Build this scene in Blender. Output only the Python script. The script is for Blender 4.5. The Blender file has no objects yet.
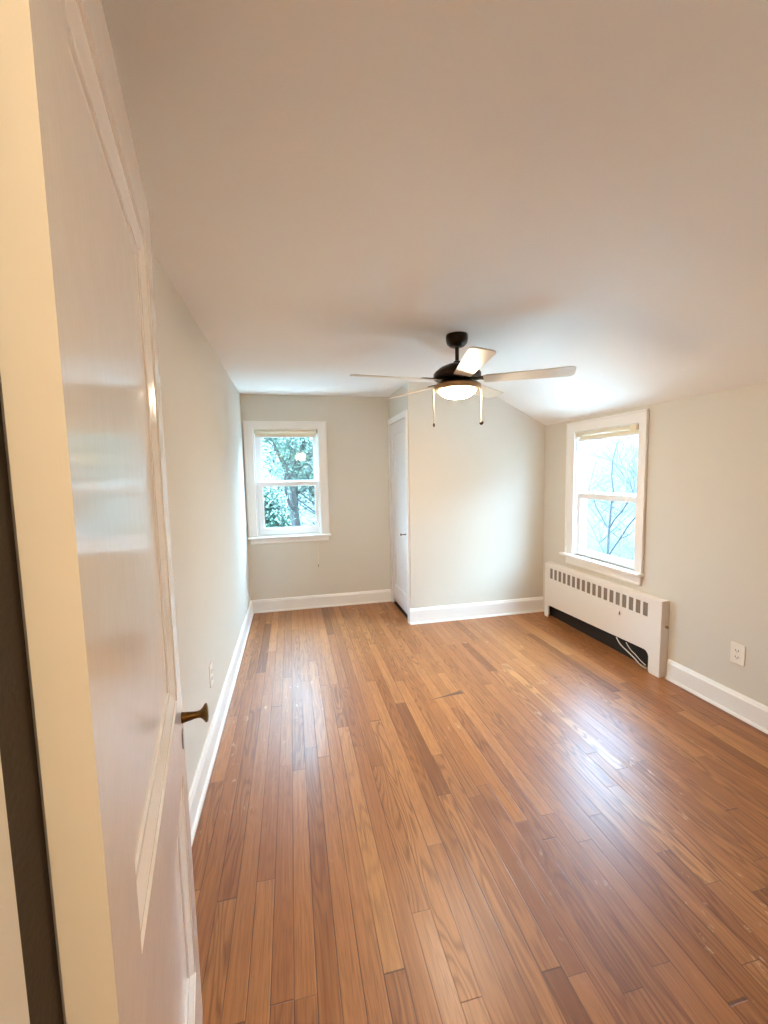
import bpy, bmesh, math, random
from mathutils import Vector, Matrix
random.seed(7)
PI = math.pi
SC = bpy.context.scene
COL = SC.collection

# ------------------------------------------------------------------ camera
YAW, PITCH, ROLL, FPX = 0.2170, 0.0914, -0.0205, 418.84
CAMH = 1.5
F = Vector((math.sin(YAW)*math.cos(PITCH), math.cos(YAW)*math.cos(PITCH), -math.sin(PITCH)))
R0 = Vector((math.cos(YAW), -math.sin(YAW), 0))
U0 = R0.cross(F)
Rv = math.cos(ROLL)*R0 + math.sin(ROLL)*U0
Uv = -math.sin(ROLL)*R0 + math.cos(ROLL)*U0
cam_d = bpy.data.cameras.new('camera')
cam = bpy.data.objects.new('camera', cam_d)
COL.objects.link(cam)
M = Matrix((Rv, Uv, -F)).transposed().to_4x4()
M.translation = Vector((0, 0, CAMH))
cam.matrix_world = M
cam_d.sensor_fit = 'VERTICAL'
cam_d.sensor_height = 24
cam_d.lens = FPX/1024*24
cam_d.clip_start = 0.02
SC.camera = cam

# ------------------------------------------------------------------ sky / exposure
SKY_STRENGTH = 12.2
W = bpy.data.worlds.new('overcast_sky')
SC.world = W
W.use_nodes = True
wn = W.node_tree.nodes; wl = W.node_tree.links
bg = wn['Background']
tc = wn.new('ShaderNodeTexCoord')
ns = wn.new('ShaderNodeTexNoise'); ns.inputs['Scale'].default_value = 3.0; ns.inputs['Detail'].default_value = 4
rp = wn.new('ShaderNodeValToRGB')
rp.color_ramp.elements[0].position = .35; rp.color_ramp.elements[0].color = (.42, .66, 1.0, 1)
rp.color_ramp.elements[1].position = .65; rp.color_ramp.elements[1].color = (.57, .79, 1.0, 1)
wl.new(tc.outputs['Generated'], ns.inputs['Vector'])
wl.new(ns.outputs['Fac'], rp.inputs['Fac'])
wl.new(rp.outputs['Color'], bg.inputs['Color'])
# overcast sky: about three times brighter overhead than at the horizon
sx = wn.new('ShaderNodeSeparateXYZ'); wl.new(tc.outputs['Generated'], sx.inputs[0])
ms = wn.new('ShaderNodeMath'); ms.operation = 'MULTIPLY_ADD'; ms.use_clamp = True
ms.inputs[1].default_value = .80; ms.inputs[2].default_value = .34
wl.new(sx.outputs[2], ms.inputs[0])
mk = wn.new('ShaderNodeMath'); mk.operation = 'MULTIPLY'; mk.inputs[1].default_value = SKY_STRENGTH
wl.new(ms.outputs[0], mk.inputs[0])
wl.new(mk.outputs[0], bg.inputs['Strength'])
SC.view_settings.view_transform = 'Standard'
SC.view_settings.look = 'None'
SC.view_settings.gamma = 1
SC.view_settings.use_curve_mapping = False
SC.view_settings.exposure = 2.60
LAMP_STRENGTH = 33.0          # glass bowl of the ceiling fan
HALL_STRENGTH = 6.2          # globe in the hallway behind the camera
SC.cycles.max_bounces = 12
SC.cycles.diffuse_bounces = 9
SC.cycles.sample_clamp_indirect = 6

# ------------------------------------------------------------------ room dimensions
XL, XR, YF, YC, XC, H, HK = -0.483, 2.584, 4.714, 3.916, 1.120, 2.363, 1.961
YN0, YN1 = 0.225, 0.357          # near wall (hall side, room side)
T = 0.12

# ------------------------------------------------------------------ materials
def srgb(r, g, b):
    f = lambda c: (c/255/12.92) if c/255 <= .04045 else ((c/255+.055)/1.055)**2.4
    return (f(r), f(g), f(b), 1)
def mat(name, col, rough=.5, metal=0, bump=0, bscale=60, spec=.5, coat=0, emis=None, estr=0, vary=0):
    m = bpy.data.materials.new(name); m.use_nodes = True
    nt = m.node_tree; n = nt.nodes; l = nt.links
    b = n['Principled BSDF']
    b.inputs['Base Color'].default_value = col
    b.inputs['Roughness'].default_value = rough
    b.inputs['Metallic'].default_value = metal
    b.inputs['Specular IOR Level'].default_value = spec
    b.inputs['Coat Weight'].default_value = coat
    if emis:
        b.inputs['Emission Color'].default_value = emis
        b.inputs['Emission Strength'].default_value = estr
    tcn = n.new('ShaderNodeTexCoord')
    nz = n.new('ShaderNodeTexNoise'); nz.inputs['Scale'].default_value = bscale; nz.inputs['Detail'].default_value = 3
    l.new(tcn.outputs['Object'], nz.inputs['Vector'])
    if bump:
        bp = n.new('ShaderNodeBump'); bp.inputs['Strength'].default_value = bump; bp.inputs['Distance'].default_value = .002
        l.new(nz.outputs['Fac'], bp.inputs['Height']); l.new(bp.outputs['Normal'], b.inputs['Normal'])
    if vary:
        mx = n.new('ShaderNodeMix'); mx.data_type = 'RGBA'
        mx.inputs['A'].default_value = col
        mx.inputs['B'].default_value = (col[0]*(1-vary), col[1]*(1-vary), col[2]*(1-vary), 1)
        l.new(nz.outputs['Fac'], mx.inputs['Factor']); l.new(mx.outputs['Result'], b.inputs['Base Color'])
    return m
M_WALL = mat('greige_wall_paint', srgb(216, 210, 198), .6, bump=.12, bscale=180)
M_CEIL = mat('ceiling_paint', srgb(246, 243, 238), .85, bump=.15, bscale=120)
M_TRIM = mat('white_gloss_trim', srgb(240, 237, 232), .3, bump=.1, bscale=40)
M_VINYL = mat('white_vinyl', srgb(238, 240, 240), .35)
M_DOORC = mat('closet_door_paint', srgb(232, 226, 222), .3, bump=.1, bscale=40)
M_SHADE = mat('cream_shade_cloth', srgb(232, 222, 198), .8, bump=.2, bscale=300)
M_BRONZE = mat('oil_rubbed_bronze', srgb(52, 40, 32), .3, .75, vary=.3, bscale=30)
M_ANTBRASS = mat('antique_brass', srgb(120, 90, 48), .33, .9, vary=.45, bscale=90)
M_LIGHTBRASS = mat('brushed_brass_ring', srgb(176, 146, 108), .32, .8, vary=.25, bscale=60)
M_BLADE = mat('whitewashed_blade', srgb(226, 214, 194), .35, vary=.12, bscale=25)
M_BLADETOP = mat('walnut_blade_edge', srgb(96, 78, 60), .5)
M_CORD = mat('cream_pull_cord', srgb(236, 230, 208), .6)
M_RAD = mat('radiator_enamel', srgb(236, 230, 222), .35, bump=.05)
M_GRILLE = mat('grille_mesh', srgb(140, 126, 110), .6, .2)
M_DARK = mat('dark_iron', srgb(30, 24, 20), .7)
M_PLATE = mat('outlet_plastic', srgb(240, 236, 226), .3)
M_SLOT = mat('socket_slot', srgb(70, 62, 54), .6)
M_HALL = mat('hall_paint', srgb(214, 200, 176), .6, bump=.1, bscale=150)
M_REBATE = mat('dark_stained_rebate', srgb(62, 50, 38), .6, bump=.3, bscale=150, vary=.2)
M_NICKEL = mat('satin_nickel', srgb(150, 140, 128), .3, .9)
M_CABLE = mat('white_cable', srgb(230, 226, 218), .5)

# glossy brushed door paint: stretched vertical brush marks
def brushed_paint(name, col, rough, sx=220, sz=9, strength=.09):
    m = mat(name, col, rough)
    nt = m.node_tree; n = nt.nodes; l = nt.links; b = n['Principled BSDF']
    tcn = n.new('ShaderNodeTexCoord'); mp = n.new('ShaderNodeMapping')
    mp.inputs['Scale'].default_value = (sx, sx, sz)
    nz = n.new('ShaderNodeTexNoise'); nz.inputs['Scale'].default_value = 1; nz.inputs['Detail'].default_value = 2
    nz2 = n.new('ShaderNodeTexNoise'); nz2.inputs['Scale'].default_value = 14; nz2.inputs['Detail'].default_value = 2
    ad = n.new('ShaderNodeMath'); ad.operation = 'MULTIPLY_ADD'; ad.inputs[1].default_value = 5
    bp = n.new('ShaderNodeBump'); bp.inputs['Strength'].default_value = strength; bp.inputs['Distance'].default_value = .0012
    l.new(tcn.outputs['Object'], mp.inputs['Vector']); l.new(mp.outputs['Vector'], nz.inputs['Vector'])
    l.new(tcn.outputs['Object'], nz2.inputs['Vector'])
    l.new(nz2.outputs['Fac'], ad.inputs[0]); l.new(nz.outputs['Fac'], ad.inputs[2])
    l.new(ad.outputs[0], bp.inputs['Height']); l.new(bp.outputs['Normal'], b.inputs['Normal'])
    return m
M_DOOR = brushed_paint('white_gloss_door', srgb(242, 237, 233), .13)

def glass_mat():
    m = bpy.data.materials.new('window_glass'); m.use_nodes = True
    nt = m.node_tree; n = nt.nodes; l = nt.links; n.clear()
    o = n.new('ShaderNodeOutputMaterial'); mx = n.new('ShaderNodeMixShader')
    tr = n.new('ShaderNodeBsdfTransparent'); tr.inputs['Color'].default_value = (.90, .97, .965, 1)
    gl = n.new('ShaderNodeBsdfGlossy'); gl.inputs['Roughness'].default_value = .02
    lw = n.new('ShaderNodeLayerWeight'); lw.inputs['Blend'].default_value = .5
    pw = n.new('ShaderNodeMath'); pw.operation = 'POWER'; pw.inputs[1].default_value = 5
    fr = n.new('ShaderNodeMath'); fr.operation = 'MULTIPLY_ADD'; fr.inputs[1].default_value = .9; fr.inputs[2].default_value = .03
    l.new(lw.outputs['Facing'], pw.inputs[0]); l.new(pw.outputs[0], fr.inputs[0])
    l.new(fr.outputs[0], mx.inputs[0]); l.new(tr.outputs[0], mx.inputs[1]); l.new(gl.outputs[0], mx.inputs[2])
    l.new(mx.outputs[0], o.inputs['Surface'])
    return m
M_GLASS = glass_mat()
M_BOWL = mat('lit_frosted_glass', srgb(255, 244, 225), .4, emis=(1, .83, .62, 1), estr=LAMP_STRENGTH)
M_GLOBE = mat('lit_hall_globe', srgb(255, 240, 215), .4, emis=(1, .80, .50, 1), estr=HALL_STRENGTH)

def floor_mat():
    m = bpy.data.materials.new('oak_strip_floor'); m.use_nodes = True
    nt = m.node_tree; n = nt.nodes; l = nt.links; b = n['Principled BSDF']
    def mth(op, a, bb=None, c=None):
        k = n.new('ShaderNodeMath'); k.operation = op
        for i, v in enumerate((a, bb, c)):
            if v is None: continue
            if isinstance(v, (int, float)): k.inputs[i].default_value = v
            else: l.new(v, k.inputs[i])
        return k.outputs[0]
    def noise(x, y, z, detail=2, rough=.5, dist=0):
        cb = n.new('ShaderNodeCombineXYZ')
        for i, v in enumerate((x, y, z)):
            if isinstance(v, (int, float)): cb.inputs[i].default_value = v
            else: l.new(v, cb.inputs[i])
        k = n.new('ShaderNodeTexNoise'); k.inputs['Scale'].default_value = 1
        k.inputs['Detail'].default_value = detail; k.inputs['Roughness'].default_value = rough
        k.inputs['Distortion'].default_value = dist
        l.new(cb.outputs[0], k.inputs['Vector']); return k.outputs['Fac']
    def mixc(f, a, bb, mode='MIX'):
        k = n.new('ShaderNodeMix'); k.data_type = 'RGBA'; k.blend_type = mode
        if isinstance(f, (int, float)): k.inputs['Factor'].default_value = f
        else: l.new(f, k.inputs['Factor'])
        for s, v in (('A', a), ('B', bb)):
            if isinstance(v, tuple): k.inputs[s].default_value = v
            else: l.new(v, k.inputs[s])
        return k.outputs['Result']
    def smooth(v, lo, hi):
        k = n.new('ShaderNodeMapRange'); k.interpolation_type = 'SMOOTHSTEP'
        l.new(v, k.inputs['Value']); k.inputs['From Min'].default_value = lo; k.inputs['From Max'].default_value = hi
        return k.outputs['Result']
    tcn = n.new('ShaderNodeTexCoord'); sp = n.new('ShaderNodeSeparateXYZ')
    l.new(tcn.outputs['Object'], sp.inputs[0]); x, y = sp.outputs[0], sp.outputs[1]
    BW = .066
    xs = mth('DIVIDE', mth('ADD', x, 5), BW)
    row = mth('FLOOR', xs); fx = mth('FRACT', xs)
    w1 = n.new('ShaderNodeTexWhiteNoise'); w1.noise_dimensions = '1D'; l.new(row, w1.inputs['W'])
    ln = mth('MULTIPLY_ADD', w1.outputs['Value'], .7, .75)
    yy = mth('ADD', mth('DIVIDE', y, ln), mth('MULTIPLY', w1.outputs['Value'], 91.7))
    yy = mth('ADD', yy, mth('MULTIPLY', mth('SINE', mth('ADD', mth('MULTIPLY', yy, 2.3), row)), .3))
    brd = mth('FLOOR', yy); fy = mth('FRACT', yy)
    cb = n.new('ShaderNodeCombineXYZ'); l.new(row, cb.inputs[0]); l.new(brd, cb.inputs[1])
    w2 = n.new('ShaderNodeTexWhiteNoise'); w2.noise_dimensions = '2D'; l.new(cb.outputs[0], w2.inputs['Vector'])
    idv = w2.outputs['Value']
    sc2 = n.new('ShaderNodeSeparateColor'); l.new(w2.outputs['Color'], sc2.inputs[0]); id2 = sc2.outputs[1]; id3 = sc2.outputs[2]
    ramp = n.new('ShaderNodeValToRGB'); l.new(idv, ramp.inputs['Fac'])
    cr = ramp.color_ramp; cr.elements[0].position = 0; cr.elements[0].color = srgb(122, 72, 36)
    cr.elements[1].position = 1; cr.elements[1].color = srgb(192, 136, 82)
    for p, c in ((.08, srgb(155, 98, 54)), (.45, srgb(164, 105, 59)), (.80, srgb(174, 115, 66)), (.95, srgb(184, 125, 74))):
        e = cr.elements.new(p); e.color = c
    off = mth('MULTIPLY', idv, 37.0)
    # cathedral growth rings
    big = noise(mth('ADD', mth('MULTIPLY', x, 13), off), mth('ADD', mth('MULTIPLY', y, 1.5), mth('MULTIPLY', id2, 20)), off, 1.5, .45)
    ring = mth('MULTIPLY_ADD', mth('SINE', mth('MULTIPLY', big, 80)), .5, .5)
    ring = mth('POWER', ring, 2.2)
    rstr = mth('MULTIPLY_ADD', smooth(id2, .35, .9), .42, .14)
    fine = noise(mth('ADD', mth('MULTIPLY', x, 420), off), mth('MULTIPLY', y, 9), off, 3, .6)
    med = noise(mth('ADD', mth('MULTIPLY', x, 90), off), mth('MULTIPLY', y, 2.2), off, 3, .6)
    col = ramp.outputs['Color']
    col = mixc(mth('MULTIPLY', ring, rstr), col, srgb(96, 54, 28))
    col = mixc(mth('MULTIPLY', smooth(fine, .48, .72), .5), col, srgb(92, 54, 32))
    col = mixc(mth('MULTIPLY', smooth(med, .5, .75), .30), col, srgb(204, 148, 92))
    col = mixc(mth('MULTIPLY', smooth(med, .5, .25), .32), col, srgb(108, 62, 36))
    # broad wear and a reddish tone change
    wear = noise(mth('MULTIPLY', x, 1.1), mth('MULTIPLY', y, .8), 3.3, 3, .6)
    col = mixc(mth('MULTIPLY', smooth(wear, .45, .7), .16), col, srgb(136, 76, 42))
    # pale scuffs
    sc = noise(mth('MULTIPLY', x, 26), mth('MULTIPLY', y, 12), 9.1, 4, .65)
    sc_big = noise(mth('MULTIPLY', x, 1.7), mth('MULTIPLY', y, 1.3), 5.7, 1)
    scf = mth('MULTIPLY', smooth(sc, .62, .70), mth('MULTIPLY', smooth(sc_big, .5, .65), .5))
    col = mixc(scf, col, srgb(222, 188, 150))
    # dark burn-like streak across three boards
    ax, ay, bx_, by_ = .83, 2.525, 1.09, 2.57
    L = math.hypot(bx_-ax, by_-ay); ux, uy = (bx_-ax)/L, (by_-ay)/L
    dx = mth('SUBTRACT', x, ax); dy = mth('SUBTRACT', y, ay)
    tt = mth('ADD', mth('MULTIPLY', dx, ux/L), mth('MULTIPLY', dy, uy/L))
    dd = mth('ABSOLUTE', mth('ADD', mth('MULTIPLY', dx, -uy), mth('MULTIPLY', dy, ux)))
    wd = mth('ADD', mth('MULTIPLY', mth('POWER', mth('MAXIMUM', tt, 0), 2.5), .022), .004)
    st = mth('SUBTRACT', 1, smooth(mth('DIVIDE', dd, wd), .5, 1.3))
    st = mth('MULTIPLY', st, mth('MULTIPLY', smooth(tt, 0, .25), mth('SUBTRACT', 1, smooth(tt, .95, 1.06))))
    col = mixc(mth('MULTIPLY', st, .8), col, srgb(70, 40, 42))
    # seams
    ex = mth('MULTIPLY', mth('MINIMUM', fx, mth('SUBTRACT', 1, fx)), BW)
    ey = mth('MULTIPLY', mth('MINIMUM', fy, mth('SUBTRACT', 1, fy)), ln)
    sx_ = mth('SUBTRACT', 1, smooth(ex, .0008, .0024)); sy_ = mth('SUBTRACT', 1, smooth(ey, .0008, .0022))
    gapn = smooth(noise(mth('MULTIPLY', x, 3), mth('MULTIPLY', y, 2), 1.7, 2), .35, .65)
    sx_ = mth('MULTIPLY', sx_, mth('MULTIPLY_ADD', gapn, .55, .45))
    seam = mth('MAXIMUM', sx_, mth('MULTIPLY', sy_, .8))
    col = mixc(mth('MULTIPLY', seam, .85), col, srgb(58, 32, 18))
    l.new(col, b.inputs['Base Color'])
    rn = noise(mth('MULTIPLY', x, 6), mth('MULTIPLY', y, 3), 2.2, 3)
    l.new(mth('ADD', mth('MULTIPLY_ADD', rn, .16, .27), mth('MULTIPLY', id3, .06)), b.inputs['Roughness'])
    hgt = mth('ADD', mth('MULTIPLY', seam, -1.0), mth('ADD', mth('MULTIPLY', fine, .12), mth('MULTIPLY', rn, .6)))
    hgt = mth('ADD', hgt, mth('MULTIPLY', id3, .5))
    bp = n.new('ShaderNodeBump'); bp.inputs['Strength'].default_value = .35; bp.inputs['Distance'].default_value = .002
    l.new(hgt, bp.inputs['Height']); l.new(bp.outputs['Normal'], b.inputs['Normal'])
    b.inputs['Specular IOR Level'].default_value = .55
    return m
M_FLOOR = floor_mat()

# ------------------------------------------------------------------ helpers
def link(name, bm, m, parent=None, smooth=False, bevel=0, ms=None):
    me = bpy.data.meshes.new(name)
    bmesh.ops.remove_doubles(bm, verts=bm.verts, dist=1e-6)
    bmesh.ops.recalc_face_normals(bm, faces=bm.faces)
    bm.to_mesh(me); bm.free()
    o = bpy.data.objects.new(name, me); COL.objects.link(o)
    me.materials.append(m)
    for x_ in (ms or []): me.materials.append(x_)
    if parent: o.parent = parent
    if smooth:
        for p in me.polygons: p.use_smooth = True
    if bevel:
        bv = o.modifiers.new('bevel', 'BEVEL'); bv.width = bevel; bv.segments = 2
        bv.limit_method = 'ANGLE'; bv.angle_limit = math.radians(40)
    return o
def tag(o, label, cat, group=None, kind=None):
    o['label'] = label; o['category'] = cat
    if group: o['group'] = group
    if kind: o['kind'] = kind
    return o
def empty(name, loc=(0, 0, 0), rz=0):
    o = bpy.data.objects.new(name, None); COL.objects.link(o); o.location = loc; o.rotation_euler = (0, 0, rz)
    o.empty_display_size = .1
    return o
def box(bm, x0, x1, y0, y1, z0, z1):
    vs = [bm.verts.new((x, y, z)) for x in (x0, x1) for y in (y0, y1) for z in (z0, z1)]
    for f in ((0, 1, 3, 2), (4, 6, 7, 5), (0, 4, 5, 1), (2, 3, 7, 6), (0, 2, 6, 4), (1, 5, 7, 3)):
        bm.faces.new([vs[i] for i in f])
def B(*bs):
    bm = bmesh.new()
    for b_ in bs: box(bm, *b_)
    return bm
def tube(bm, pts, rad, seg=8, cap=True):
    pts = [Vector(p) for p in pts]; rings = []
    rr = rad if isinstance(rad, (list, tuple)) else [rad]*len(pts)
    prev = None
    for i, p in enumerate(pts):
        d = (pts[min(i+1, len(pts)-1)] - pts[max(i-1, 0)]).normalized()
        if prev is None:
            a = d.cross(Vector((0, 0, 1)))
            if a.length < .1: a = d.cross(Vector((1, 0, 0)))
            a.normalize()
        else:
            a = prev - d*prev.dot(d)
            if a.length < 1e-4: a = d.orthogonal()
            a.normalize()
        prev = a; b_ = d.cross(a)
        rings.append([bm.verts.new(p + (a*math.cos(2*PI*k/seg) + b_*math.sin(2*PI*k/seg))*rr[i]) for k in range(seg)])
    for i in range(len(rings)-1):
        for k in range(seg):
            bm.faces.new((rings[i][k], rings[i][(k+1) % seg], rings[i+1][(k+1) % seg], rings[i+1][k]))
    if cap:
        bm.faces.new(rings[0][::-1]); bm.faces.new(rings[-1])
def lathe(bm, prof, seg=32, mtx=None):
    rings = []
    for r, z in prof:
        if r < 1e-5: rings.append([bm.verts.new((0, 0, z))])
        else: rings.append([bm.verts.new((r*math.cos(2*PI*k/seg), r*math.sin(2*PI*k/seg), z)) for k in range(seg)])
    for a, b_ in zip(rings[:-1], rings[1:]):
        for k in range(seg):
            k2 = (k+1) % seg
            if len(a) == 1 and len(b_) == 1: continue
            if len(a) == 1: bm.faces.new((a[0], b_[k], b_[k2]))
            elif len(b_) == 1: bm.faces.new((a[k], a[k2], b_[0]))
            else: bm.faces.new((a[k], a[k2], b_[k2], b_[k]))
    if mtx: bmesh.ops.transform(bm, matrix=mtx, verts=[v for rg in rings for v in rg])
def panel(us, vs, holes, t0, t1, axis):
    """slab between t0 and t1 along axis ('x' or 'y' or 'z'), grid us * vs, rectangular holes left open"""
    us = sorted(set(us + [h[i] for h in holes for i in (0, 1)])); vs = sorted(set(vs + [h[i] for h in holes for i in (2, 3)]))
    def P(u, v, t): return {'x': (t, u, v), 'y': (u, t, v), 'z': (u, v, t)}[axis]
    bm = bmesh.new(); nu, nv = len(us)-1, len(vs)-1
    def solid(i, j):
        if not (0 <= i < nu and 0 <= j < nv): return False
        cu, cv = (us[i]+us[i+1])/2, (vs[j]+vs[j+1])/2
        return not any(h[0] < cu < h[1] and h[2] < cv < h[3] for h in holes)
    V = {}
    def v(i, j, t):
        k = (i, j, t)
        if k not in V: V[k] = bm.verts.new(P(us[i], vs[j], t))
        return V[k]
    for i in range(nu):
        for j in range(nv):
            if not solid(i, j): continue
            for t in (t0, t1): bm.faces.new((v(i, j, t), v(i+1, j, t), v(i+1, j+1, t), v(i, j+1, t)))
            for (a, b_, ni, nj) in (((i, j), (i+1, j), i, j-1), ((i, j+1), (i+1, j+1), i, j+1), ((i, j), (i, j+1), i-1, j), ((i+1, j), (i+1, j+1), i+1, j)):
                if not solid(ni, nj): bm.faces.new((v(*a, t0), v(*b_, t0), v(*b_, t1), v(*a, t1)))
    return bm
def curve_mesh(loops, thick, bevel=0, mtx=None, res=2):
    """flat outline with holes, extruded: returns a bmesh (x,y outline, z thickness centred on 0)"""
    cu = bpy.data.curves.new('outline', 'CURVE'); cu.dimensions = '2D'; cu.fill_mode = 'BOTH'
    for lp in loops:
        s = cu.splines.new('POLY'); s.points.add(len(lp)-1)
        for p, q in zip(s.points, lp): p.co = (q[0], q[1], 0, 1)
        s.use_cyclic_u = True
    cu.extrude = thick/2 - bevel; cu.bevel_depth = bevel; cu.bevel_resolution = res; cu.offset = -bevel
    o = bpy.data.objects.new('outline', cu); COL.objects.link(o)
    dg = bpy.context.evaluated_depsgraph_get()
    me = bpy.data.meshes.new_from_object(o.evaluated_get(dg))
    bm = bmesh.new(); bm.from_mesh(me)
    bpy.data.objects.remove(o); bpy.data.curves.remove(cu); bpy.data.meshes.remove(me)
    if mtx: bmesh.ops.transform(bm, matrix=mtx, verts=bm.verts)
    return bm
def sweep(bm, prof, p0, p1, nrm):
    """extrude a (depth, height) profile along a horizontal line, depth along nrm"""
    a, b_, nn = Vector(p0), Vector(p1), Vector(nrm)
    r = [[bm.verts.new(q + nn*d + Vector((0, 0, h))) for d, h in prof] for q in (a, b_)]
    k = len(prof)
    for i in range(k): bm.faces.new((r[0][i], r[0][(i+1) % k], r[1][(i+1) % k], r[1][i]))
    bm.faces.new(r[0]); bm.faces.new(r[1][::-1])

# ------------------------------------------------------------------ room shell
XO0, XO1, YH = XL-T, XR+T, -1.35      # outer limits; YH = back wall of the hall
o = link('floor', panel([XO0-.4, XO1], [YH-.1, YF+T], [], -.1, 0, 'z'), M_FLOOR)
tag(o, 'worn orange-brown oak strip floor running towards the far window', 'floor', kind='structure')

def wall(name, bm, m, label, cat='wall'):
    return tag(link(name, bm, m), label, cat, kind='structure')
wall('wall_left', panel([YN1-.05, YF+T], [0, H+.1], [], XL-T, XL, 'x'), M_WALL, 'long pale grey-beige left wall behind the open white door')
WF = (-.375, .312, .845, 2.00)       # far window opening x0,x1,z0,z1
WR = (2.695, 3.425, .705, 1.842)     # right window opening y0,y1,z0,z1
wall('wall_far', panel([XL-T, XR+T], [0, H+.1], [WF], YF, YF+T, 'y'), M_WALL, 'short beige far wall with the small window and white baseboard')
wall('wall_right', panel([YN0, YF+T], [0, HK+.02], [WR], XR, XR+T, 'x'), M_WALL, 'low beige right wall under the sloped ceiling with window and radiator')
ys = 3.985, 4.640
DC = (3.985, 4.650, -.01, 2.055)
wall('wall_closet_side', panel([YC, YF], [0, H+.05], [DC], XC, XC+.10, 'x'), M_WALL, 'narrow closet side wall around and above the white closet door')
# closet front wall follows the sloped ceiling
def ceil_profile(n=10):
    # flat, then a rounded crease, then the slope down to the right wall
    sl = (HK - 2.235)/(XR - 2.046)
    x_c = 2.046 + (H - 2.235)/sl
    pts = [(XL-T, H)]
    r = .20
    for i in range(n+1):
        t = i/n
        p0 = Vector((x_c-r, H)); p1 = Vector((x_c, H)); p2 = Vector((x_c+r, H+sl*r))
        p = p0*(1-t)**2 + p1*2*t*(1-t) + p2*t*t
        pts.append((p.x, p.y))
    pts.append((XR, HK)); pts.append((XR+T, HK+sl*T))
    return pts
CP = ceil_profile()
def prism_y(outline, y0, y1):
    bm = bmesh.new()
    a = [bm.verts.new((x, y0, z)) for x, z in outline]; b_ = [bm.verts.new((x, y1, z)) for x, z in outline]
    k = len(outline)
    for i in range(k): bm.faces.new((a[i], a[(i+1) % k], b_[(i+1) % k], b_[i]))
    bm.faces.new(a); bm.faces.new(b_[::-1]); return bm
out = [(XC+.10, 0), (XR, 0), (XR, HK)] + [(x, z) for x, z in CP[::-1][2:] if x > XC+.10] + [(XC+.10, H)]
wall('wall_closet', prism_y([(x, z+.0) for x, z in out], YC, YC+.1), M_WALL, 'wide pale closet front wall catching bluish daylight below the sloped ceiling')
co = CP + [(x, z+.12) for x, z in CP[::-1]]
bm = prism_y(co, YN0, YF+T)
o = link('ceiling', bm, M_CEIL)
tag(o, 'white ceiling, flat over most of the room and sloping down at right', 'ceiling', kind='structure')
# near wall with the doorway the photo was taken from
DW0, DW1, DWZ = -.232, .635, 2.165
wall('wall_near', panel([XL-T, XR+T], [0, H+.05], [(DW0, DW1, -.01, DWZ)], YN0, YN1, 'y'), M_WALL, 'wall with the entrance doorway, outside the picture')
bm = bmesh.new()
for b_ in ((-1.1, -1.0, YH, YN0, 0, 2.45), (1.7, 1.8, YH, YN0, 0, 2.45), (-1.1, 1.8, YH-.1, YH, 0, 2.45)): box(bm, *b_)
box(bm, -1.1, XL-T, YN0, YN0+.1, 0, 2.45)
wall('wall_hall', bm, M_HALL, 'beige hallway walls behind the camera, outside the picture')
wall('ceiling_hall', B((-1.1, 1.8, YH-.1, YN0, 2.42, 2.52)), M_CEIL, 'white hallway ceiling behind the camera, outside the picture', 'ceiling')

# ------------------------------------------------------------------ baseboards
BP = [(0, 0), (.030, 0), (.030, .006), (.026, .014), (.018, .018), (.018, .118), (.013, .128), (.011, .136), (.004, .142), (0, .142)]
BPC = [(d, h if h < .1 else h+.014) for d, h in BP]
def baseboard(name, p0, p1, nrm, label, prof=BP):
    bm = bmesh.new(); sweep(bm, prof, p0, p1, nrm)
    return tag(link(name, bm, M_TRIM), label, 'baseboard', kind='structure')
baseboard('baseboard_left', (XL, YN1, 0), (XL, YF, 0), (1, 0, 0), 'long white baseboard along the left wall beside the dark floor')
baseboard('baseboard_far', (XL, YF, 0), (XC-.02, YF, 0), (0, -1, 0), 'short white baseboard on the far wall below the small window')
baseboard('baseboard_closet', (XC-.018, YC, 0), (XR, YC, 0), (0, -1, 0), 'white baseboard along the closet front wall, left of the radiator', BPC)
baseboard('baseboard_right', (XR, YN1, 0), (XR, 2.375, 0), (-1, 0, 0), 'white baseboard on the right wall below the outlet')
bm = bmesh.new(); sweep(bm, BPC, (XC, YC-.0, 0), (XC, YC+.022, 0), (-1, 0, 0))
tag(link('baseboard_corner', bm, M_TRIM), 'small white baseboard return at the closet corner beside the closet door', 'baseboard', kind='structure')

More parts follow.
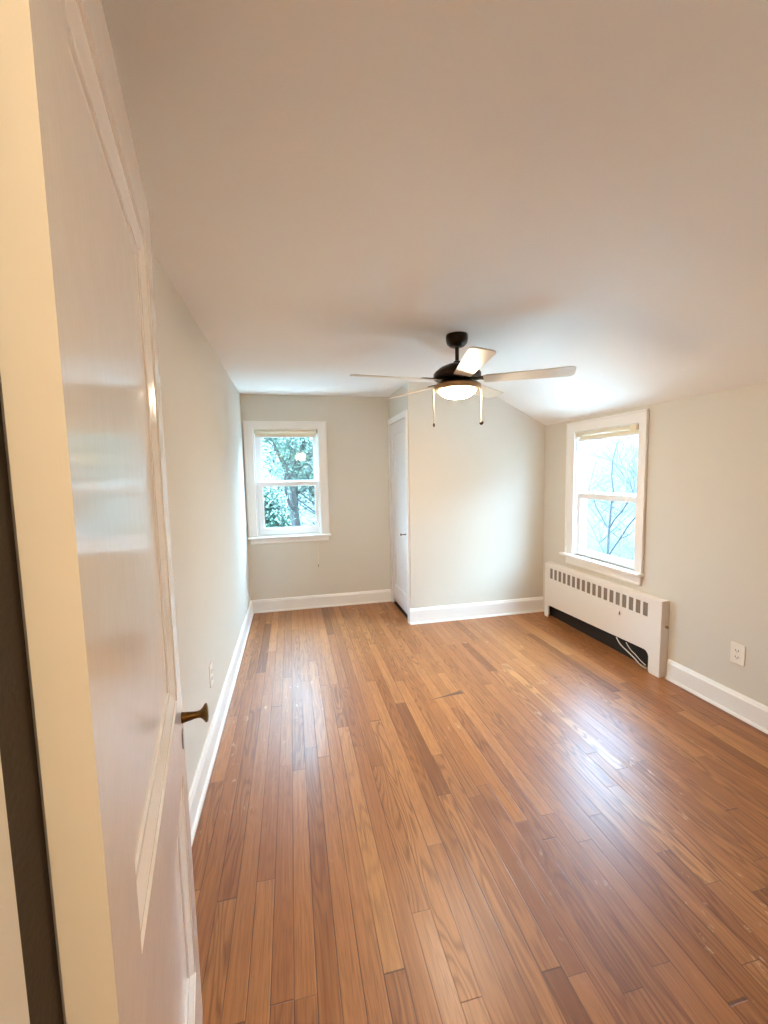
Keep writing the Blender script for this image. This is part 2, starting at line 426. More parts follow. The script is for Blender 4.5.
# ------------------------------------------------------------------ windows (built in a local frame: x along the wall, -y into the room, z up)
def make_window(n, root_loc, rz, op, gl, z_mid, casing, stool, apron, jambd, label, locks=False, cw_top=.08):
    x0, x1, z0, z1 = op
    root = empty('window_%d' % n, root_loc, rz)
    tag(root, label, 'window', kind='structure')
    # casing: outer box minus opening
    cx0, cx1, cz1 = casing
    bm = panel([cx0, cx1], [z0-.01, cz1], [(x0, x1, z0-.02, z1)], -.020, 0, 'y')
    link('window_casing', bm, M_TRIM, root, bevel=.003)
    # back band: raised outer edge
    bm = B((cx0-.004, cx0+.016, -.027, -.018, z0-.01, cz1+.004), (cx1-.016, cx1+.004, -.027, -.018, z0-.01, cz1+.004), (cx0-.004, cx1+.004, -.027, -.018, cz1-.012, cz1+.004))
    link('back_band', bm, M_TRIM, root, bevel=.003)
    sx0, sx1, sz = stool
    bm = B((sx0, sx1, -.062, .0, sz, sz+.022), (x0+.002, x1-.002, 0, .03, sz, sz+.022))
    link('window_sill', bm, M_TRIM, root, bevel=.006)
    ax0, ax1, az = apron
    bm = B((ax0, ax1, -.018, 0, az, sz-.001), (ax0, ax1, -.024, -.018, az+.006, az+.02))
    link('apron', bm, M_TRIM, root, bevel=.003)
    # jamb liner: frame lining the opening
    jt = .014
    bm = B((x0, x0+jt, -.001, jambd, z0, z1), (x1-jt, x1, -.001, jambd, z0, z1), (x0+jt, x1-jt, -.001, jambd, z1-jt, z1), (x0+jt, x1-jt, .03, jambd, z0-.0, z0+.012))
    for xa in (x0+jt, x1-jt-.008): box(bm, xa, xa+.008, .052, .060, z0+.012, z1-jt)
    link('jamb', bm, M_VINYL, root)
    gx0, gx1, gz0, gz1 = gl
    s0, s1 = x0+jt+.001, x1-jt-.001
    # lower sash (inner)
    def sash(name, a, b_, c, d, ga, gb, gc, gd, y0, y1):
        o = link(name, panel([a, b_], [c, d], [(ga, gb, gc, gd)], y0, y1, 'y'), M_VINYL, root, bevel=.004)
        ym = (y0+y1)/2
        link('glass_pane', B((ga-.004, gb+.004, ym-.003, ym+.003, gc-.004, gd+.004)), M_GLASS, o)
        # glazing bead
        bw = .007
        link('glazing_bead', panel([ga-.001, gb+.001], [gc-.001, gd+.001], [(ga+bw, gb-bw, gc+bw, gd-bw)], ym-.009, ym-.0035, 'y'), M_VINYL, o)
        return o
    lo = sash('lower_sash', s0, s1, z0+.013, z_mid+.022, gx0, gx1, gz0, z_mid-.024, .018, .050)
    sash('upper_sash', s0, s1, z_mid-.012, z1-jt-.001, gx0, gx1, z_mid+.027, gz1, .062, .094)
    if locks:
        for xx in (x0+(x1-x0)*.28, x0+(x1-x0)*.72):
            bm = B((xx-.025, xx+.025, .022, .048, z_mid+.023, z_mid+.029), (xx-.006, xx+.02, .026, .040, z_mid+.029, z_mid+.040))
            link('sash_lock', bm, M_VINYL, root, bevel=.002)
        bm = B((x0+(x1-x0)*.44, x0+(x1-x0)*.56, .008, .020, z0+.03, z0+.038))
        link('sash_lift', bm, M_VINYL, root, bevel=.002)
    return root
make_window(1, (0, YF, 0), 0, WF, (-.300, .262, .928, 1.925), 1.414, (-.463, .399, 2.080), (-.478, .418, .820), (-.451, .394, .762), T-.005,
            'small white double-hung window in the far wall, leafy green tree outside')
# right window: local x runs along +y (world), room side is -x  -> rotate so local -y = world -x
# rz = -90deg : local x -> world -y ; local y -> world +x
make_window(2, (XR, 0, 0), -PI/2, (-WR[1], -WR[0], WR[2], WR[3]), (-3.382, -2.738, .765, 1.79), 1.264, (-3.530, -2.622, 1.928), (-3.568, -2.610, .683), (-3.520, -2.636, .605), T-.005,
            'white double-hung window in the right wall above the radiator', locks=True)

# ------------------------------------------------------------------ roller shades
def shade(root_loc, rz, x0, x1, zt, drop, cordx, cord_z, label, group, blen=None):
    root = empty('roller_shade', root_loc, rz)
    tag(root, label, 'roller shade', group)
    bm = bmesh.new(); tube(bm, [(x0+.012, 0, zt-.024), (x1-.012, 0, zt-.024)], .019, 20)
    link('shade_roll', bm, M_SHADE, root, smooth=True)
    link('shade_cloth', B((x0+.02, x1-.02, .016, .0175, zt-drop+.010, zt-.024)), M_SHADE, root)
    link('hem_bar', B((x0+.018, x1-.018, .010, .022, zt-drop-.004, zt-drop+.012)), M_TRIM, root, bevel=.003)
    for xx in (x0+.003, x1-.012):
        bm = B((xx, xx+.009, -.016, .022, zt-.046, zt-.003))
        link('bracket', bm, M_TRIM if xx < (x0+x1)/2 else M_NICKEL, root, bevel=.002)
    if blen:
        link('end_clip', B((x1-.075, x1-.012, -.028, -.019, zt-.050, zt-.006)), M_SHADE, root, bevel=.003)
    bm = bmesh.new(); tube(bm, [(cordx, -.02, zt-.03), (cordx, -.045, zt-.12), (cordx, -.074, cord_z+.55), (cordx, -.074, cord_z+.02)], .0013, 6)
    c = link('pull_cord', bm, M_CORD, root)
    bm = bmesh.new(); lathe(bm, [(0, .014), (.003, .012), (.0045, .002), (.006, -.008), (.004, -.016), (0, -.018)], 12, Matrix.Translation((cordx, -.074, cord_z+.005)))
    link('cord_pull', bm, M_NICKEL, c, smooth=True)
    return root
shade((0, YF-.000, 0), 0, WF[0]+.003, WF[1]-.003, 1.998, .080, .265, .495, 'rolled-up cream shade at the top of the small far window', 'rolled-up window shades')
shade((XR-.000, 0, 0), -PI/2, -WR[1]+.003, -WR[0]-.003, 1.838, .078, -2.765, .355, 'rolled-up cream shade at the top of the right-hand window above the radiator', 'rolled-up window shades', blen=1)

# ------------------------------------------------------------------ panelled doors
def door_leaf(bm, L, z0, z1, th, panels, prof):
    """leaf in local frame: x 0..L, z z0..z1, face at y=0 facing -y, back at y=+th"""
    us = sorted(set([0, L] + [p[i] for p in panels for i in (0, 1)])); vs = sorted(set([z0, z1] + [p[i] for p in panels for i in (2, 3)]))
    for i in range(len(us)-1):
        for j in range(len(vs)-1):
            cu, cv = (us[i]+us[i+1])/2, (vs[j]+vs[j+1])/2
            if any(p[0] < cu < p[1] and p[2] < cv < p[3] for p in panels): continue
            for y in (0, th):
                bm.faces.new([bm.verts.new(q) for q in ((us[i], y, vs[j]), (us[i+1], y, vs[j]), (us[i+1], y, vs[j+1]), (us[i], y, vs[j+1]))])
    for p in panels:
        for s, y0 in ((1, 0), (-1, th)):
            prev = None
            for off, dep in prof:
                q = [bm.verts.new(c) for c in ((p[0]+off, y0+s*dep, p[2]+off), (p[1]-off, y0+s*dep, p[2]+off), (p[1]-off, y0+s*dep, p[3]-off), (p[0]+off, y0+s*dep, p[3]-off))]
                if prev:
                    for k in range(4): bm.faces.new((prev[k], prev[(k+1) % 4], q[(k+1) % 4], q[k]))
                prev = q
            bm.faces.new(prev)
    for seg in (((0, z0), (L, z0)), ((L, z0), (L, z1)), ((L, z1), (0, z1)), ((0, z1), (0, z0))):
        (xa, za), (xb, zb) = seg
        bm.faces.new([bm.verts.new(q) for q in ((xa, 0, za), (xb, 0, zb), (xb, th, zb), (xa, th, za))])
PROF = [(0, 0), (.0015, .0040), (.007, .0040), (.010, .0025), (.014, .0025), (.020, .0050), (.034, .0115), (.042, .0120), (.044, .0155), (.050, .0160)]

# entrance door, swung open against the left side.  local x = along the leaf, local -y = visible face
HX, HY, ANG, DL, DT = -.1621, .3615, .1767, .786, .0357
rzd = math.atan2(math.cos(ANG), -math.sin(ANG))      # direction of the leaf
door = empty('door_1', (HX, HY, 0), rzd)
tag(door, 'open white two-panel door in the left foreground with brass knob', 'door', kind='structure')
bm = bmesh.new()
door_leaf(bm, DL, .012, 2.125, DT, [(.106, .700-.022, .977, 2.001), (.106, .700-.022, .262, .790)], PROF)
link('door_leaf', bm, M_DOOR, door)
def knob_bm(mtx, k=1.0):
    bm = bmesh.new()
    lathe(bm, [(0, 0), (.014*k, 0), (.0145*k, .003), (.0135*k, .006), (.0125*k, .012), (.0115*k, .020), (.0095*k, .030), (.0090*k, .038), (.0105*k, .044), (.015*k, .049), (.021*k, .053), (.0245*k, .056), (.025*k, .0585), (.022*k, .061), (.014*k, .0625), (0, .063)], 32, mtx)
    return bm
KX, KZ = .742, .898
o = link('door_knob', knob_bm(Matrix.Translation((KX, -.0005, KZ)) @ Matrix.Rotation(PI/2, 4, 'X'), .94), M_ANTBRASS, door, smooth=True)
o['label'] = 'tarnished brass knob'
link('door_knob', knob_bm(Matrix.Translation((KX, DT+.0005, KZ)) @ Matrix.Rotation(-PI/2, 4, 'X')), M_ANTBRASS, door, smooth=True)
link('keyhole_plate', B((KX-.012, KX+.012, -.0015, 0, KZ-.075, KZ-.035)), M_ANTBRASS, door, bevel=.0006)
link('latch_plate', B((DL-.0005, DL+.001, .008, .028, KZ-.06, KZ+.05)), M_ANTBRASS, door)
for hz in (.28, 1.86):
    bm = bmesh.new(); tube(bm, [(-.002, DT+.004, hz-.045), (-.002, DT+.004, hz+.045)], .006, 12)
    link('hinge', bm, M_TRIM, door, smooth=False)
# entrance door frame: dark-stained rebate, white stop, casing
tr = empty('trim_1', (0, 0, 0))
tag(tr, 'white entrance door frame with a dark rebate strip at the left edge', 'door frame', kind='structure')
JF = -.2005
bm = B((DW0, JF-.001, YN0-.001, YN1+.001, 0, DWZ), (.604, DW1, YN0-.001, YN1+.001, 0, DWZ), (JF-.001, .604, YN0-.001, YN1+.001, 2.136, DWZ))
link('jamb', bm, M_TRIM, tr)
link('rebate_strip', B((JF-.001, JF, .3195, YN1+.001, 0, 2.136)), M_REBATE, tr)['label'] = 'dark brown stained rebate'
link('door_stop', B((JF-.001, JF+.0005, YN0, .3195, 0, 2.134), (.593, .604, YN0+.03, .3195, 0, 2.134), (JF+.0005, .593, YN0+.03, .3195, 2.124, 2.136)), M_TRIM, tr)
link('casing', panel([DW0-.075, DW1+.075], [0, DWZ+.08], [(DW0-.001, DW1+.001, -.01, DWZ+.001)], YN0-.020, YN0-.001, 'y'), M_TRIM, tr, bevel=.003)
link('casing', panel([DW0-.04, DW1+.075], [0, DWZ+.08], [(DW0+.005, DW1+.001, -.01, DWZ+.001)], YN1+.001, YN1+.014, 'y'), M_TRIM, tr, bevel=.003)

# closet door: local x runs from the near edge to the far edge (world +y), face towards -x world
cd = empty('door_2', (XC-.004, 4.640, 0), -PI/2)       # local x -> world -y ; local y -> world +x
tag(cd, 'white closet door beside the far wall, gap below it', 'door', kind='structure')
bm = bmesh.new(); LC = 4.640-3.995
door_leaf(bm, LC, .052, 2.040, .035, [(.095, LC-.095, .24, 1.925)], [(0, 0), (.004, .005), (.012, .008), (.016, .008)])
link('door_leaf', bm, M_DOORC, cd)
link('door_knob', knob_bm(Matrix.Translation((LC-.045, -.0005, .885)) @ Matrix.Rotation(PI/2, 4, 'X'), .62), M_NICKEL, cd, smooth=True)['label'] = 'small metal knob'
o = link('trim_2', panel([3.935, YF-.002], [0, 2.106], [(3.990, 4.645, -.01, 2.046)], XC-.018, XC-.0005, 'x'), M_TRIM, bevel=.003)
tag(o, 'narrow white frame around the closet door', 'door frame', kind='structure')

o = link('gap_shade_strip', B((XC-.002, XC+.11, 3.992, 4.640, 0, .012)), M_DARK, bevel=.002)  # dark board added in place of the shade in the door gap
tag(o, 'dark strip standing in for the shaded gap under the white closet door', 'shade strip', kind='structure')

# ------------------------------------------------------------------ radiator cover
RX = 2.520; RY0, RY1, RZ = 2.392, 3.785, .560
rad = empty('radiator_cover', (RX, (RY0+RY1)/2, 0))
tag(rad, 'long low white metal radiator cover under the right-hand window', 'radiator')
def rnd_corner(cx, cy, r, a0, a1, n=6):
    return [(cx+r*math.cos(a0+(a1-a0)*i/n), cy+r*math.sin(a0+(a1-a0)*i/n)) for i in range(n+1)]
# outline in (u = world y, v = z)
oy0, oy1, oz = 2.489, 3.716, .148
outl = [(RY0, 0), (oy0-.012, 0), (oy0, .012)]
outl += rnd_corner(oy0+.045, oz-.045+.01, .045, PI, PI/2)
outl += rnd_corner(oy1-.02, oz-.02-.02, .02, PI/2, 0)
outl += [(oy1, .012), (oy1+.01, 0), (RY1, 0), (RY1, RZ-.010), (RY0, RZ-.002+.0)]
loops = [outl]
NS = 18; gy0, gy1 = 2.497, 3.712; pitch = (gy1-gy0)/NS
for i in range(NS):
    a = gy0 + pitch*(i+.5); w = pitch*.66/2
    loops.append([(a-w, .412), (a+w, .412), (a+w, .515), (a-w, .515)])
mt = Matrix(((0, 0, 1, 0), (1, 0, 0, -(RY0+RY1)/2), (0, 1, 0, 0), (0, 0, 0, 1)))
bm = curve_mesh(loops, .004, .0009, Matrix.Translation((.002, 0, 0)) @ mt)
hy = (RY1-RY0)/2; dep = XR-RX-.0005
link('front_panel', bm, M_RAD, rad)
bm = bmesh.new()
# top with rolled front edge
rp_ = [(0, RZ-.014), (.002, RZ-.006), (.007, RZ-.001), (.014, RZ+.001), (dep, RZ+.001), (dep, RZ-.003), (.014, RZ-.003), (.006, RZ-.014)]
a = [bm.verts.new((d, -hy, h)) for d, h in rp_]; b2 = [bm.verts.new((d, hy, h)) for d, h in rp_]
for i in range(len(rp_)): bm.faces.new((a[i], a[(i+1) % 8], b2[(i+1) % 8], b2[i]))
bm.faces.new(a); bm.faces.new(b2[::-1])
link('top_panel', bm, M_RAD, rad)
link('end_panel', B((.0042, dep, -hy, -hy+.003, 0, RZ-.0032)), M_RAD, rad)
link('end_panel', B((.0042, dep, hy-.003, hy, 0, RZ-.0032)), M_RAD, rad)
link('grille', B((.0045, .006, gy0-(RY0+RY1)/2, gy1-(RY0+RY1)/2, .405, .522)), M_GRILLE, rad)
bm = bmesh.new()
tube(bm, [(.035, -hy+.05, .17), (.035, hy-.05, .17)], .012, 12)
for i in range(60):
    yy_ = -hy+.12+i*(2*hy-.24)/59
    box(bm, .012, .056, yy_-.0008, yy_+.0008, .135, .215)
link('heating_element', bm, M_DARK, rad)
link('back_panel', B((dep-.004, dep-.001, -hy+.004, hy-.004, 0, RZ-.005)), M_DARK, rad)
bm = bmesh.new(); lathe(bm, [(0, 0), (.006, 0), (.006, .008), (.010, .010), (.010, .018), (.006, .021), (0, .021)], 16, Matrix.Translation((.040, -hy, .375)) @ Matrix.Rotation(PI/2, 4, 'X'))
link('damper_knob', bm, M_LIGHTBRASS, rad, smooth=True)['label'] = 'small brass knob'
# cable under the cover
def bez(pts, n=8):
    out_ = []
    P_ = [Vector(p) for p in pts]; P_ = [P_[0]] + P_ + [P_[-1]]
    for i in range(1, len(P_)-2):
        for k in range(n):
            t = k/n
            out_.append(.5*((2*P_[i]) + (-P_[i-1]+P_[i+1])*t + (2*P_[i-1]-5*P_[i]+4*P_[i+1]-P_[i+2])*t*t + (-P_[i-1]+3*P_[i]-3*P_[i+1]+P_[i+2])*t**3))
    out_.append(P_[-2]); return out_
bm = bmesh.new()
tube(bm, bez([(2.519, 2.80, .143), (2.5155, 2.75, .105), (2.514, 2.68, .080), (2.514, 2.61, .055), (2.514, 2.55, .028), (2.515, 2.50, .022)]), .0042, 8)
tube(bm, bez([(2.519, 2.70, .142), (2.516, 2.65, .105), (2.515, 2.60, .085), (2.515, 2.55, .060), (2.516, 2.505, .045)]), .003, 8)
cb_ = link('cable', bm, M_CABLE, None, smooth=True)
tag(cb_, 'loose white cable drooping in the dark gap under the radiator cover', 'cable')
bm = bmesh.new()
tube(bm, bez([(2.548, 2.378, .012), (2.546, 2.34, .022), (2.548, 2.29, .028), (2.551, 2.255, .030)]), .0020, 6)
wr_ = link('wire_stub', bm, M_CABLE, None, smooth=True)
tag(wr_, 'short thin wire end lying on the baseboard right of the radiator', 'wire')

# ------------------------------------------------------------------ outlets (local: x along wall, -y into room)
def outlet(loc, rz, w, h, label):
    root = empty('wall_outlet', loc, rz); tag(root, label, 'outlet')
    r = .005
    lp = rnd_corner(w/2-r, h/2-r, r, 0, PI/2, 3)+rnd_corner(-w/2+r, h/2-r, r, PI/2, PI, 3)+rnd_corner(-w/2+r, -h/2+r, r, PI, 1.5*PI, 3)+rnd_corner(w/2-r, -h/2+r, r, 1.5*PI, 2*PI, 3)
    m = Matrix.Translation((0, -.003, 0)) @ Matrix.Rotation(PI/2, 4, 'X')
    link('cover_plate', curve_mesh([lp], .006, .002, m), M_PLATE, root)
    for s in (-1, 1):
        zc = s*h*.165
        lp = [(math.cos(a_)*.017, max(-.012, min(.012, math.sin(a_)*.017)) + zc) for a_ in [2*PI*i/24 for i in range(24)]]
        so = link('socket', curve_mesh([lp], .003, .0005, Matrix.Translation((0, -.0075, 0)) @ Matrix.Rotation(PI/2, 4, 'X')), M_PLATE, root)
        bm = B((-.0095, -.006, -.0095, -.0090, zc-.004, zc+.007), (.006, .0095, -.0095, -.0090, zc-.004, zc+.007))
        lathe(bm, [(0, 0), (.0025, 0), (.0025, .0006), (0, .0006)], 12, Matrix.Translation((0, -.0090, zc-.0085)) @ Matrix.Rotation(PI/2, 4, 'X'))
        link('slots', bm, M_SLOT, so)
    bm = bmesh.new(); lathe(bm, [(0, 0), (.003, 0), (.0025, .001), (0, .0013)], 12, Matrix.Translation((0, -.0059, 0)) @ Matrix.Rotation(PI/2, 4, 'X'))
    link('screw', bm, M_PLATE, root)
    return root
outlet((XR, 1.915, .378), -PI/2, .082, .124, 'white duplex outlet on the beige right wall above the baseboard')
outlet((XL, 2.425, .395), PI/2, .078, .124, 'white outlet low on the left wall, seen nearly edge-on beyond the brass knob')

# ------------------------------------------------------------------ ceiling fan
FX, FY = 1.062, 2.570
fan = empty('ceiling_fan', (FX, FY, 0))
tag(fan, 'five-blade ceiling fan with dark bronze motor and lit glass bowl', 'ceiling fan')
def lt(name, prof, m, parent=fan, seg=48, x=0, y=0, smooth=True):
    bm = bmesh.new(); lathe(bm, prof, seg, Matrix.Translation((x, y, 0)))
    o = link(name, bm, m, parent, smooth=smooth)
    if smooth:
        for p in o.data.polygons: p.use_smooth = True
        o.data.set_sharp_from_angle(angle=math.radians(38))
    return o
lt('canopy', [(0, H), (.067, H), (.069, H-.006), (.069, H-.034), (.063, H-.054), (.046, H-.070), (.028, H-.077), (0, H-.077)], M_BRONZE)
o = lt('downrod', [(0, H-.076), (.0125, H-.076), (.0125, 2.205), (.022, 2.200), (.024, 2.180), (0, 2.180)], M_BRONZE, seg=24)
lt('motor_housing', [(0, 2.190), (.030, 2.190), (.060, 2.182), (.110, 2.160), (.140, 2.136), (.150, 2.122), (.151, 2.098), (.143, 2.094), (.143, 2.090), (.06, 2.089), (0, 2.089)], M_BRONZE)
lt('blade_hub', [(0, 2.089), (.10, 2.089), (.102, 2.080), (.06, 2.072), (0, 2.072)], M_BRONZE)
lt('light_fitter', [(0, 2.073), (.085, 2.073), (.105, 2.068), (.140, 2.056), (.151, 2.048), (.152, 2.026), (.146, 2.021), (.124, 2.020), (0, 2.020)], M_LIGHTBRASS)
o = lt('glass_bowl', [(.116, 2.020), (.117, 2.014), (.108, 2.002), (.091, 1.989), (.067, 1.977), (.040, 1.971), (.015, 1.969), (0, 1.969)], M_BOWL)
o['label'] = 'lit frosted glass bowl'
lt('finial', [(0, 1.970), (.009, 1.969), (.010, 1.963), (.006, 1.958), (0, 1.957)], M_LIGHTBRASS, seg=16)
# one blade outline in local (r along x), rounded tip, slight taper
BL0, BL1 = .165, .695
lp = [(BL0, -.052), (BL1-.035, -.068)] + rnd_corner(BL1-.035, -.035, .033, -PI/2, 0, 5) + rnd_corner(BL1-.035, .035, .033, 0, PI/2, 5) + [(BL1-.035, .068), (BL0, .052)]
ZB = 2.079
def blade_parts(ang):
    P_ = Matrix.Rotation(ang, 4, 'Z') @ Matrix.Translation((0, 0, ZB)) @ Matrix.Rotation(math.radians(-11), 4, 'X')
    bm = curve_mesh([lp], .006, .0012, P_)
    b_ = link('blade', bm, M_BLADE, fan, ms=[M_BLADETOP])
    up = P_.to_3x3() @ Vector((0, 0, 1))
    for p in b_.data.polygons:
        if p.normal.dot(up) > .5: p.material_index = 1
    bm = curve_mesh([[(.095, -.022), (.150, -.020), (.185, -.042), (.235, -.040), (.245, -.02), (.245, .02), (.235, .040), (.185, .042), (.150, .020), (.095, .022)]], .005, .001,
                    Matrix.Rotation(ang, 4, 'Z') @ Matrix.Translation((0, 0, ZB+.0065)) @ Matrix.Rotation(math.radians(-11), 4, 'X'))
    link('blade_arm', bm, M_BRONZE, b_)
for k in range(5): blade_parts(math.radians(42+72*k))
for (cx, cz, fr) in ((-.158, 1.808, .007), (.168, 1.824, .014)):
    bm = bmesh.new(); tube(bm, [(cx*.93, 0, 2.034), (cx, 0, 2.024), (cx, 0, cz)], .0034, 8)
    c = link('pull_chain', bm, M_CORD, fan, smooth=True)
    bm = bmesh.new(); lathe(bm, [(0, .012), (fr*.5, .010), (fr, .002), (fr*1.0, -.006), (fr*.6, -.014), (0, -.017)], 16, Matrix.Translation((cx, 0, cz-.004)))
    link('chain_fob', bm, M_BRONZE, c, smooth=True)

# hallway light that warms the foreground door edge
hl = empty('hall_light', (.25, -.55, 0))
tag(hl, 'warm globe pendant in the hallway behind the camera', 'ceiling light')
lt('fixture_base', [(0, 2.42), (.08, 2.42), (.08, 2.395), (.008, 2.393), (.008, 2.02), (0, 2.02)], M_LIGHTBRASS, hl)
lt('glass_globe', [(0, 2.03), (.07, 2.015), (.115, 1.98), (.125, 1.93), (.115, 1.88), (.07, 1.845), (0, 1.83)], M_GLOBE, hl)

# ------------------------------------------------------------------ outdoors
GZ = -2.9
M_GRASS = mat('winter_lawn', srgb(40, 46, 46), .9, bump=.6, bscale=3, vary=.65)
nt_ = M_GRASS.node_tree; nz_ = [q for q in nt_.nodes if q.type == 'TEX_NOISE'][0]; nz_.inputs['Detail'].default_value = 7; nz_.inputs['Roughness'].default_value = .7
rg_ = nt_.nodes.new('ShaderNodeValToRGB'); rg_.color_ramp.elements[0].position = .40; rg_.color_ramp.elements[0].color = srgb(15, 18, 18)
rg_.color_ramp.elements[1].position = .62; rg_.color_ramp.elements[1].color = srgb(39, 42, 42)
nt_.links.new(nz_.outputs['Fac'], rg_.inputs['Fac']); nt_.links.new(rg_.outputs['Color'], nt_.nodes['Principled BSDF'].inputs['Base Color'])
M_BARK = mat('grey_bark', srgb(50, 48, 46), .9, bump=.8, bscale=30, vary=.4)
M_TWIG = mat('pale_twig_bark', srgb(44, 47, 47), .9, vary=.3, bscale=10)
def leafm(name, c1, c2):
    m = mat(name, c1, .55)
    nt = m.node_tree; n = nt.nodes; l = nt.links; b = n['Principled BSDF']
    gi = n.new('ShaderNodeNewGeometry'); mx = n.new('ShaderNodeMix'); mx.data_type = 'RGBA'
    mx.inputs['A'].default_value = c1; mx.inputs['B'].default_value = c2
    l.new(gi.outputs['Random Per Island'], mx.inputs['Factor']); l.new(mx.outputs['Result'], b.inputs['Base Color'])
    return m
M_LEAF = leafm('evergreen_leaf', srgb(18, 38, 26), srgb(80, 106, 86))
M_LEAF2 = leafm('blue_green_leaf', srgb(22, 38, 34), srgb(68, 88, 78))
bm = bmesh.new()
NG = 24
vg = [[bm.verts.new((-22+i*52/NG, -6+j*46/NG, GZ + .5*math.sin(i*.9)*math.cos(j*.7)*min(1, max(0, (math.hypot(-22+i*52/NG, -6+j*46/NG)-13)*.2)) + max(0, math.hypot(-22+i*52/NG, -6+j*46/NG)-13)*.34)) for j in range(NG+1)] for i in range(NG+1)]
for i in range(NG):
    for j in range(NG): bm.faces.new((vg[i][j], vg[i+1][j], vg[i+1][j+1], vg[i][j+1]))
o = link('ground', bm, M_GRASS, smooth=True)
tag(o, 'pale sloping lawn outside, seen dimly through the windows', 'lawn', kind='structure')

M_CONC = mat('pale_concrete', srgb(188, 185, 178), .85, bump=.3, bscale=20, vary=.12)
o = link('bounce_slab', panel([-5, 8.4], [-4, 8.4], [(-1.4, XR+T+.1, -1.6, YF+T+.1)], GZ-.02, GZ+.05, 'z'), M_CONC)  # pale slab added out of view to bounce daylight up to the ceiling
tag(o, 'pale concrete patio added out of view around the house to bounce daylight onto the ceiling', 'bounce_slab', kind='structure')

def tree(name, base, height, spread, seed, leafy, label, cat='tree', leafmat=None, r0=.14, levels=4, nleaf=6000, lsize=.09, group=None, barkm=None, lean=(0, 0), bushy=0):
    rnd = random.Random(seed)
    root = empty(name, base); tag(root, label, cat, group)
    bm = bmesh.new(); tips = []
    def grow(p, d, ln, r, lv):
        n = 4; pts = [p.copy()]; rs = [r]; q = p.copy(); dd = d.copy()
        for i in range(n):
            dd = (dd + Vector((rnd.uniform(-1, 1), rnd.uniform(-1, 1), rnd.uniform(-.5, .8)))*.16).normalized()
            q = q + dd*ln/n; pts.append(q.copy()); rs.append(r*(1-.45*(i+1)/n))
        tube(bm, pts, rs, 7 if lv == levels else (5 if lv > 1 else 4), cap=False)
        if lv <= 2: tips.extend(pts[1:])
        if lv == 0: return
        nb = rnd.choice((3, 4)) + bushy if lv < levels else 6 + 2*bushy
        for k in range(nb):
            i = rnd.randint(1, n) if lv < levels else 1 + k % n
            az = rnd.uniform(0, 2*PI); side = Vector((math.cos(az), math.sin(az), rnd.uniform(-.1, .5)))*spread
            nd = (dd*.6 + side).normalized()
            grow(pts[i], nd, ln*rnd.uniform(.55, .78), rs[i]*.62, lv-1)
    grow(Vector((0, 0, 0)), Vector((lean[0], lean[1], 1)).normalized(), height*.52, r0, levels)
    link('trunk', bm, barkm or M_BARK, root, smooth=True)
    if leafy:
        bm = bmesh.new()
        for i in range(nleaf):
            t = rnd.choice(tips); c = t + Vector((rnd.gauss(0, .22), rnd.gauss(0, .22), rnd.gauss(-.06, .18)))
            az = rnd.uniform(0, 2*PI); el = rnd.uniform(-.9, .4)
            d = Vector((math.cos(az)*math.cos(el), math.sin(az)*math.cos(el), math.sin(el)))
            s = d.cross(Vector((0, 0, 1))).normalized(); u = s.cross(d)
            L_ = lsize*rnd.uniform(.7, 1.4); w = L_*.22
            v = [bm.verts.new(c), bm.verts.new(c+d*L_*.5+s*w+u*w*.5), bm.verts.new(c+d*L_), bm.verts.new(c+d*L_*.5-s*w+u*w*.5)]
            bm.faces.new((v[0], v[1], v[2])); bm.faces.new((v[0], v[2], v[3]))
        me = bpy.data.meshes.new('foliage'); bm.to_mesh(me); bm.free()
        me.materials.append(leafmat or M_LEAF)
        fo = bpy.data.objects.new('foliage', me); COL.objects.link(fo); fo.parent = root; fo['kind'] = 'stuff'
    return root
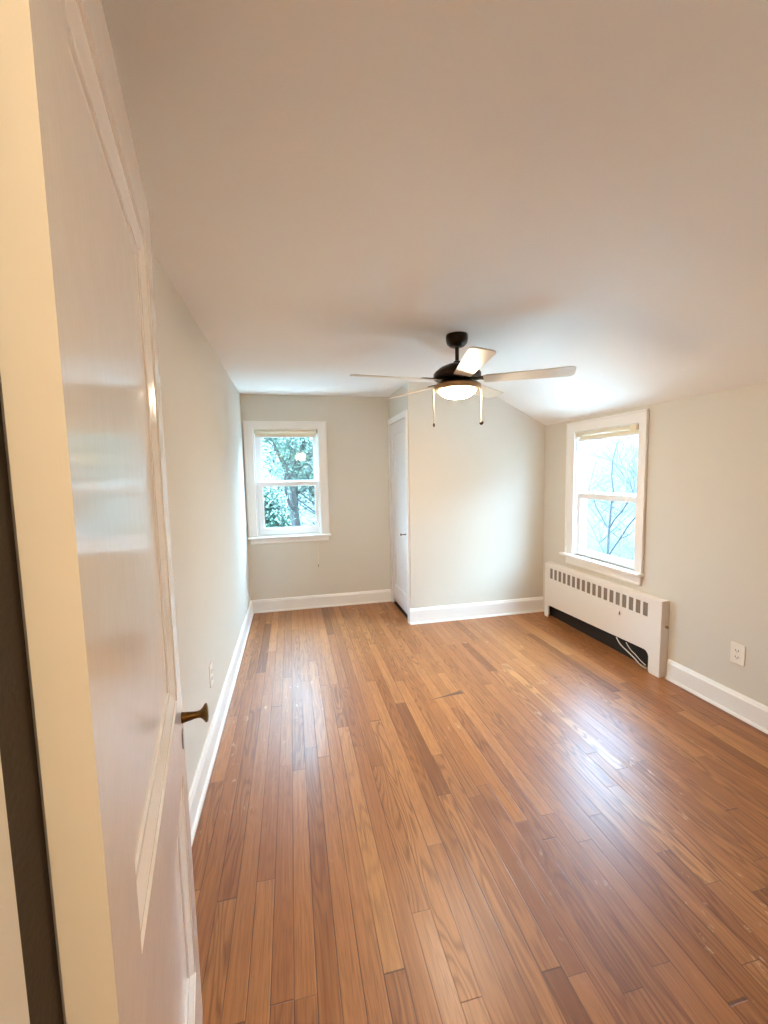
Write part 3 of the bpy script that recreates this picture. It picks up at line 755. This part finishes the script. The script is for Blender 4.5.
# beyond the far window
tree('evergreen_tree', (.15, 10.9, GZ), 8.8, .75, 11, True, 'leafy green tree with forked trunk outside the small far window', nleaf=34000, lsize=.10, r0=.17, lean=(.03, 0))
tree('evergreen_tree', (-8.2, 18.2, GZ+1.6), 7.0, .7, 5, True, 'leafy tree on the slope left of the nearer forked one, outside the far window', nleaf=12000, lsize=.2, leafmat=M_LEAF2)
tree('evergreen_shrub', (-1.0, 17.4, GZ+1.4), 3.0, .9, 41, True, 'low leafy evergreen bush left of the forked trunk outside the far window', cat='bush', nleaf=14000, lsize=.16, r0=.06)
# beyond the right window
tree('bare_tree', (9.6, 10.9, GZ), 6.6, .9, 21, False, 'bare many-branched tree outside the right-hand window', r0=.055, levels=5, barkm=M_TWIG, bushy=1)
tree('bare_tree', (15.5, 15.2, GZ+.9), 7.5, .9, 33, False, 'second bare tree on the slope behind the first, outside the right-hand window', r0=.07, levels=5, barkm=M_TWIG, bushy=1)

# unseen house, added to cut sky light entering the right window from the side
M_SIDING = mat('grey_siding', srgb(92, 94, 96), .8, bump=.2, bscale=6, vary=.1)
M_ROOFT = mat('dark_shingles', srgb(52, 50, 50), .9, bump=.6, bscale=25, vary=.4)
nh = empty('sky_blocker_house', (10.2, -6.0, GZ))
tag(nh, 'grey gable-roofed house added to block sky light, outside the picture at right', 'light blocker')
link('wall', panel([-2.8, 2.8], [0, 5.2], [(-1.6, -.7, 1, 2.4), (.7, 1.6, 1, 2.4), (-1.6, -.7, 3.7, 5), (.7, 1.6, 3.7, 5)], 4.4, 4.6, 'y'), M_SIDING, nh)
link('wall', B((-2.8, 2.8, -4.6, -4.4, 0, 5.2), (2.6, 2.8, -4.4, 4.4, 0, 5.2), (-2.8, -2.6, -4.4, 4.4, 0, 5.2)), M_SIDING, nh)
link('roof', prism_y([(-3.2, 5.15), (3.2, 5.15), (0, 7.4)], -4.9, 4.9), M_ROOFT, nh)
for wx in (-1.15, 1.15):
    for wz in ((1, 2.4), (3.7, 5)):
        wf = link('window', panel([wx-.52, wx+.52], [wz[0]-.07, wz[1]+.07], [(wx-.45, wx+.45, wz[0], wz[1])], 4.56, 4.63, 'y'), M_TRIM, nh)
        link('pane', B((wx-.45, wx+.45, 4.5, 4.51, wz[0], wz[1])), M_DARK, wf)
